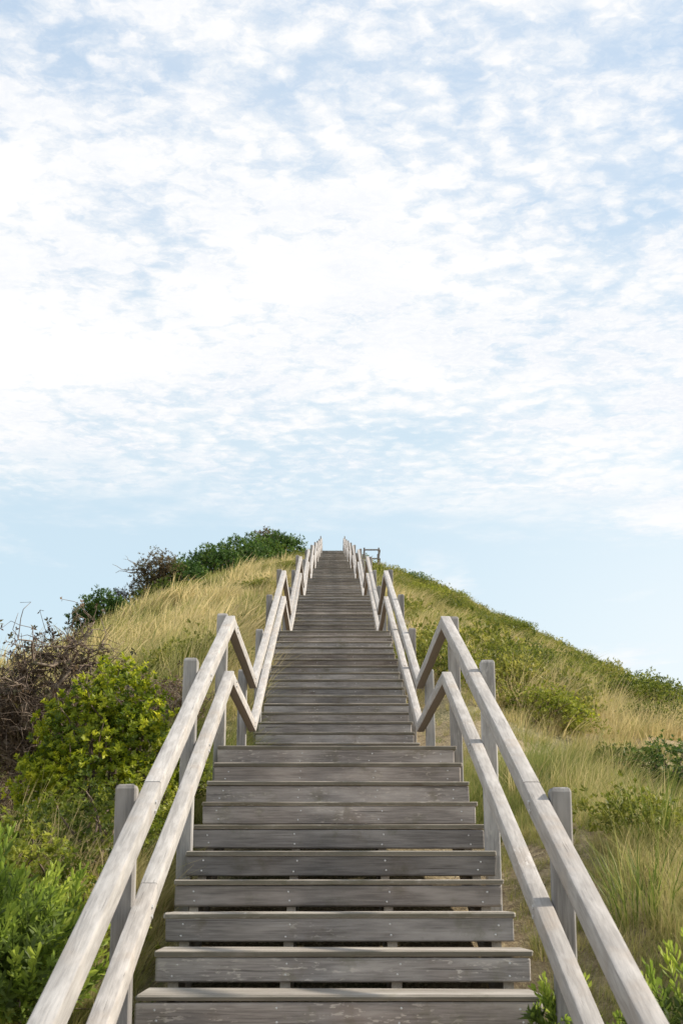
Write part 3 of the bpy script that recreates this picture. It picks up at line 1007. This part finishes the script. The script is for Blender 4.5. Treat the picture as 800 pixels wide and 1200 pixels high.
# dead, tangled tree with a pale crooked trunk
def dead_tree(label, loc, seed, name='dead_tree', height=1.5, spread=0.9, trunk_r=0.065, limbs=6, sub=9, twigs=9, leaf=True, lean=(0.16, 0.0), clear=0.06):
    rng = np.random.default_rng(seed)
    root = empty(name, loc)
    tag(root, label, 'tree' if trunk_r > 0.03 else 'shrub')
    fork = np.array([lean[0], lean[1], height * 0.34])
    trunk = [wiggle_path((0, 0, -0.1), fork, 7, 0.10, rng, trunk_r, trunk_r * 0.75)]
    Ltips = []
    for i in range(limbs):
        a = 2 * np.pi * i / limbs + rng.normal(0, .3)
        e = fork + np.array([math.cos(a) * spread * rng.uniform(.5, 1.0), math.sin(a) * spread * .8 * rng.uniform(.5, 1), height * rng.uniform(0.08, 0.55)])
        pth = wiggle_path(fork, e, 9, 0.22, rng, trunk_r * .62, trunk_r * .16, sag=0.12)
        trunk.append(pth); Ltips.append(pth[0])
    V, F = tubes(trunk, 7)
    obj('trunk', mesh_np('trunk', V, F, M_PALEBARK, smooth=True), root)
    br, tw, tips = [], [], []
    for pth in Ltips:
        for j in range(sub):
            s_ = pth[rng.integers(3, 9)]
            d = rng.normal(0, 1, 3) * np.array([1, 1, .8]) + np.array([0, 0, .35])
            e = s_ + d / np.linalg.norm(d) * spread * rng.uniform(.25, .6)
            e[2] = max(e[2], clear)
            b_ = wiggle_path(s_, e, 7, 0.28, rng, trunk_r * .17, trunk_r * .06)
            br.append(b_)
            for q in range(twigs):
                s2 = b_[0][rng.integers(1, 7)]
                d2 = rng.normal(0, 1, 3) + np.array([0, 0, .3])
                e2 = s2 + d2 / np.linalg.norm(d2) * rng.uniform(.08, .32)
                e2[2] = max(e2[2], clear * 0.9)
                tw.append(wiggle_path(s2, e2, 5, 0.30, rng, 0.0042, 0.0018)); tips.append(e2)
    V, F = tubes(br, 5)
    obj('branches', mesh_np('branches', V, F, M_DEADTWIG, smooth=True), root)
    V, F = tubes(tw, 3)
    obj('twigs', mesh_np('twigs', V, F, M_TWIG), root)
    tips = np.array(tips)
    if leaf:
        hi = tips[(tips[:, 2] > np.quantile(tips[:, 2], .66))]
        hi = hi[rng.permutation(len(hi))[:420]]
        hi = hi + rng.normal(0, .03, hi.shape)
        V, F, tn = leaves(hi, norm(rng.normal(0, 1, hi.shape) + np.array([0, 0, .7])), 6, .040, .018, .9, rng.uniform(0, 1, len(hi)), rng)
        obj('leaves', mesh_np('leaves', V, F, M_BLUELEAF, {'tint': tn}), root)
    lo = tips[rng.permutation(len(tips))[:1400]]
    V, F, tn = leaves(lo, norm(rng.normal(0, 1, lo.shape)), 4, .034, .016, 1.0, rng.uniform(0, .9, len(lo)), rng)
    obj('withered_leaves', mesh_np('withered_leaves', V, F, M_DEADLEAF, {'tint': tn}), root)
    return root

dead_tree('tangled bare brown tree with pale crooked trunk at the left edge', on_ground(-2.34, 10.4, -0.10), 21, height=1.72, spread=0.78, trunk_r=0.085, limbs=12, sub=19, twigs=19, clear=0.62)
dead_tree('dry brown twiggy shrub behind the yellow-green shrub', on_ground(-1.75, 13.6, 0), 22, name='dry_shrub', height=0.75, spread=0.55, trunk_r=0.022, limbs=7, sub=8, twigs=8, leaf=False, lean=(0, 0))
dead_tree('low dry twiggy shrub under the bare tangled tree', on_ground(-3.0, 11.6, -0.05), 23, name='dry_shrub', height=0.6, spread=0.6, trunk_r=0.02, limbs=7, sub=8, twigs=8, leaf=False, lean=(0, 0))
B2 = shrub_meshes([(0, 0, .20, .36, .34, .26), (.2, .1, .25, .25, .25, .24)], 420, 8, 0.038, 0.02, .95, M_YELLOW, 102, stems=25, shell=.4, tint_mid=.30)
shrub('coastal_shrub', 'small olive shrub in the grass behind the second left post', 'shrub', on_ground(-1.95, 15.6), B2, sc=0.9)
shrub('coastal_shrub', 'low olive shrub at the foot of the bare tangled tree', 'shrub', on_ground(-2.35, 9.2, -0.12), B2, rz=1.2, sc=0.85)
B3 = shrub_meshes([(0, 0, .20, .36, .34, .28), (.2, .1, .25, .25, .25, .24), (-.2, -.1, .2, .26, .25, .22)], 900, 8, 0.028, 0.015, .95, M_SHRUB, 103, stems=30, shell=.5, tint_mid=.55)
shrub('coastal_shrub', 'small-leaved green shrub below the yellow-green one, beside the first left post', 'shrub', on_ground(-1.38, 7.9, -0.05), B3, rz=.4, sc=1.05)
shrub('coastal_shrub', 'small-leaved olive shrub between the yellow-green shrub and the left edge', 'shrub', on_ground(-1.95, 7.7, -0.05), B3, rz=2.4, sc=1.15)
shrub('coastal_shrub', 'small green shrub between the leafy corner shrub and the left posts', 'shrub', on_ground(-1.20, 6.75, -0.05), B3, rz=4.0, sc=0.8)

for x, y, rz, sc_, lab in [
    (-2.75, 8.6, 0.7, 1.2, 'small-leaved shrub at the left edge below the bare tree'),
    (-2.35, 7.2, 3.1, 1.2, 'small-leaved shrub behind the leafy corner shrub at the left edge'),
    (-1.28, 8.75, 5.0, 0.9, 'small green shrub squeezed between the yellow-green shrub and the second left post'),
    (-1.30, 10.9, 1.9, 0.95, 'green shrub behind the second left post'),
    (-1.62, 6.9, 2.2, 1.0, 'small-leaved shrub just above the leafy corner shrub'),
]:
    shrub('coastal_shrub', lab, 'shrub', on_ground(x, y, -0.05), B3, rz=rz, sc=sc_)

# ------------------------------------------------------------------ left skyline
def far_tree(name, label, loc, lobes, n, m, ll, lw, mat, seed, trunk_paths, cat='tree', shell=.5, tint_mid=.45, extra=None, upmix=.4, group=None):
    rng = np.random.default_rng(seed)
    r = empty(name, loc)
    tag(r, label, cat, group)
    P, Nn = lobe_points(lobes, n, rng, shell, .22, seed)
    A = norm(Nn + np.array([0, 0, upmix]) + rng.normal(0, .4, (n, 3)))
    patch = fbm(P[:, 0] * 1.6 + 50, P[:, 1] * 1.6 + P[:, 2] * 1.8 + 50, seed)
    tint = np.clip(tint_mid + (patch - .5) * 1.2 + rng.normal(0, .15, n), 0, 1)
    V, F, tn = leaves(P, A, m, ll, lw, .85, tint, rng)
    obj('crown', mesh_np('crown', V, F, mat, {'tint': tn}), r)
    paths = []
    for tp in trunk_paths:
        paths.append(wiggle_path(tp[0], tp[1], 8, .10, rng, tp[2], tp[3]))
    for i in rng.choice(n, min(40, n), replace=False):
        a = np.array(trunk_paths[rng.integers(len(trunk_paths))][1])
        paths.append(wiggle_path(a * rng.uniform(.5, 1), P[i], 6, .14, rng, .03, .008))
    V, F = tubes(paths, 5)
    obj('trunk', mesh_np('trunk', V, F, M_TWIG, smooth=True), r)
    if extra:
        ps = [wiggle_path(a, b, 8, .12, rng, r0, r1) for a, b, r0, r1 in extra]
        V, F = tubes(ps, 4)
        obj('dead_branches', mesh_np('dead_branches', V, F, M_DEADTWIG), r)
    return r

far_tree('evergreen_shrub', 'dark green rounded shrub at the lower left end of the skyline', on_ground(-12.0, 70.0), [(0, 0, 1.15, 1.2, 1.0, 1.1), (-.8, 0, .6, .9, .8, .8), (.9, 0, .9, 1.0, .8, .8)], 1500, 7, .15, .075, M_DARK, 51, [((0, 0, -.2), (0, 0, .9), .08, .05)], cat='shrub')
far_tree('coastal_tree', 'brown-leaved tree with bare branches reaching left on the skyline', on_ground(-10.1, 75.0, -0.1),
         [(0.2, 0, 2.9, 1.15, 1.0, .95), (-.55, 0, 2.2, .8, .8, .9), (.95, 0, 2.6, .75, .8, .85), (-.8, 0, 1.3, .6, .7, .8), (.2, 0, 1.5, 1.0, .9, .8)], 1350, 6, .14, .06, M_BROWNLEAF, 52,
         [((0, 0, -.2), (.1, 0, 2.2), .13, .06), ((0, 0, .2), (-.6, 0, 1.9), .08, .04), ((0, 0, .4), (.8, 0, 2.2), .08, .04)], shell=.75,
         extra=[((-.4, 0, 2.6), (-2.3, 0, 3.0), .035, .008), ((-.5, 0, 2.5), (-2.1, 0, 2.5), .03, .008), ((-1.0, 0, 2.75), (-1.6, 0, 3.5), .018, .006), ((-.3, 0, 2.9), (-1.7, 0, 3.3), .02, .006)])
far_tree('coastal_tree', 'thin wispy small tree beside the brown-leaved tree', on_ground(-11.9, 75.0), [(0, 0, 1.8, .6, .6, .55), (-.5, 0, 1.3, .5, .5, .5), (.4, 0, 1.3, .4, .5, .5)], 260, 5, .14, .05, M_BLUELEAF, 53,
         [((.2, 0, -.2), (0, 0, 1.6), .05, .03)], shell=.8)
far_tree('evergreen_shrub', 'olive dome-shaped shrub in front of the brown-leaved tree', on_ground(-9.2, 72.5), [(0, 0, .75, .75, .7, .85), (-.9, 0, .35, .9, .7, .6)], 800, 7, .12, .06, M_SHRUB, 54, [((0, 0, -.2), (0, 0, .7), .06, .04)], cat='shrub', tint_mid=.3)
hedge = [(-8.6, 76.0, 1.25, 'first from the brown-leaved tree'), (-7.4, 78.5, 1.4, 'second from the brown-leaved tree'), (-6.1, 81.0, 1.5, 'in the middle of the hedge'), (-5.0, 84.0, 1.45, 'tallest of the hedge'), (-3.7, 87.0, 1.15, 'nearest the stairs')]
hrng = np.random.default_rng(77)
for i, (hx, hy, hs, which) in enumerate(hedge):
    lob = [(0, 0, .75, 1.15, 1.1, .85), (-.75, 0, .5, .8, .8, .65), (.75, .1, .7, .8, .9, .75), (.15, .2, 1.25, .65, .7, .55)]
    lob = [tuple(np.array(l) * hs * hrng.uniform(.9, 1.1)) for l in lob]
    far_tree('evergreen_shrub', 'dense dark green shrub in the skyline hedge, ' + which, on_ground(hx, hy), lob, 1500, 7, .15, .075, M_DARK, 60 + i, [((0, 0, -.2), (0, 0, .8), .08, .05)], cat='shrub', group='dark green hedge on the left skyline', tint_mid=.5 if i % 2 else .4)
far_tree('evergreen_shrub', 'brownish shrub topping the dark hedge', on_ground(-4.5, 88.5), [(0, 0, 1.9, .9, .8, .6), (.6, 0, 1.6, .7, .7, .6), (0, 0, 1.0, .8, .8, .8)], 700, 6, .14, .06, M_BROWNLEAF, 69, [((0, 0, -.2), (0, 0, 1.6), .07, .05)], cat='shrub', tint_mid=.6)

# ------------------------------------------------------------------ shrubs on the right slope
V1 = shrub_meshes([(0, 0, .26, .46, .44, .32), (.26, .1, .24, .32, .32, .30), (-.26, -.1, .2, .3, .3, .28)], 1200, 8, .034, .016, .85, M_SHRUB, 201, stems=30, shell=.45, tint_mid=.62)
V2 = shrub_meshes([(0, 0, .22, .42, .42, .28), (.3, 0, .2, .34, .3, .24), (0, .25, .2, .3, .3, .3)], 1100, 8, .032, .015, .85, M_SHRUB, 202, stems=30, shell=.45, tint_mid=.34)
V3 = shrub_meshes([(0, 0, .3, .5, .46, .36), (-.3, .1, .24, .36, .34, .3), (.3, -.1, .3, .34, .32, .34)], 1200, 8, .036, .018, .85, M_DARK, 203, stems=30, shell=.45, tint_mid=.5)
V4 = shrub_meshes([(0, 0, .24, .42, .42, .30), (.2, .2, .2, .3, .3, .26)], 1000, 8, .034, .017, .9, M_YELLOW, 204, stems=30, shell=.45, tint_mid=.36)
def far_version(seed, mat, tm):
    return shrub_meshes([(0, 0, .42, 1.0, .9, .55), (.7, .2, .35, .7, .7, .5), (-.7, -.1, .3, .75, .7, .45), (.1, .5, .4, .7, .6, .5)], 2200, 7, .056, .027, .85, mat, seed, stems=30, shell=.5, tint_mid=tm, base_r=.2)

W1 = far_version(211, M_SHRUB, .58)
W2 = far_version(212, M_SHRUB, .34)
W3 = far_version(213, M_DARK, .55)
right = [
    (2.15, 18.6, V1, 0.95, 'fresh green shrub beyond the third right post'),
    (2.45, 16.4, V1, 0.95, 'bright green shrub beside the stairs below the landing railing'),
    (2.80, 16.7, V4, 0.80, 'yellowish shrub next to a bright green one on the right slope'),
    (2.05, 20.6, V3, 0.75, 'darker green shrub close behind the right landing posts'),
    (3.75, 15.4, V3, 1.0, 'large dark green shrub at the right edge of the photo'),
    (3.20, 15.6, V2, 0.70, 'little olive shrub left of the large dark shrub'),
    (4.35, 19.0, V2, 1.00, 'olive shrub above the large dark shrub at the right edge'),
    (6.0, 35.5, V2, 1.35, 'wide olive shrub halfway up the right slope'),
    (5.2, 30.0, V1, 1.4, 'green shrub below the wide olive one'),
    (5.7, 25.5, V2, 1.6, 'broad olive shrub low on the right slope'),
    (6.6, 28.0, V3, 1.1, 'dark shrub towards the right edge of the slope'),
    (9.2, 36.5, V3, 0.75, 'dark green shrub on the right skyline at the photo edge'),
    (8.8, 41.0, V2, 0.7, 'olive shrub on the right skyline, second from the photo edge'),
    (7.8, 47.0, V2, 0.6, 'small shrub halfway along the right skyline'),
    (7.5, 57.5, V1, 1.9, 'green shrub below the middle of the right skyline'),
    (7.6, 66.0, V2, 2.2, 'olive shrub on the upper right skyline'),
    (6.0, 72.0, V1, 2.2, 'green shrub high on the slope right of the stairs'),
    (5.2, 86.0, V3, 2.0, 'dark shrub on the skyline just right of the lookout railing'),
    (3.9, 62.0, V1, 1.9, 'green shrub beside the upper flights'),
    (4.2, 44.0, V1, 1.6, 'green shrub beside the middle flights'),
    (3.3, 33.0, V4, 1.2, 'yellow-green shrub beside the third landing'),
    (3.6, 26.0, V1, 1.2, 'green shrub beside the second landing'),
]
for i, (x, y, ms, sc_, lab) in enumerate(right):
    if y <= 24:
        sc_ = sc_ * 0.82
    if y > 24:
        ms = {id(V1): W1, id(V2): W2, id(V3): W3, id(V4): W1}[id(ms)]; sc_ = sc_ * 0.42
    shrub('hill_shrub', lab, 'shrub', on_ground(x, y, -0.03), ms, 'shrubs on the right slope', rz=i * 1.7, sc=(sc_ * 1.3, sc_ * 1.3, sc_ * (1.15 if x < 7 else 0.75)))

# single grass tussocks that stand out
trng = np.random.default_rng(88)
M_TGREEN = leaf_mat('tussock_green', (0.075, 0.125, 0.022), (0.14, 0.20, 0.035), (0.36, 0.36, 0.11), trans=.4)
M_TSTRAW = leaf_mat('tussock_straw', (0.26, 0.23, 0.09), (0.50, 0.43, 0.20), (0.68, 0.58, 0.32), trans=.4)
for (x, y, n_, h0, h1, ln, mt, lab) in [
    (1.85, 8.0, 330, .35, .85, .80, M_TGREEN, 'long green arching tussock right of the first right post'),
    (1.55, 6.9, 240, .30, .70, 1.0, M_TGREEN, 'sprawling green tussock below the arching one on the right'),
    (2.25, 9.3, 220, .30, .75, .80, M_TSTRAW, 'straw-coloured tussock above the green one on the right'),
    (3.45, 17.3, 200, .35, .80, .45, M_TSTRAW, 'pale upright tussock above the large dark shrub'),
    (1.45, 10.8, 180, .25, .60, .80, M_TSTRAW, 'straw tussock close to the second right post'),
    (-1.12, 7.6, 150, .25, .60, .95, M_TSTRAW, 'thin pale tussock between the left rails and the yellow-green shrub'),
    (-1.02, 6.3, 120, .20, .45, .90, M_TGREEN, 'small green tussock under the left handrail'),
]:
    o = obj('grass_tussock', tuft_mesh('grass_tussock', n_, .24, h0, h1, .0065, ln, (.22, -.10, 0), mt, trng, .95), loc=on_ground(x, y, -0.13))
    tag(o, lab, 'grass tussock', 'grass tussocks')
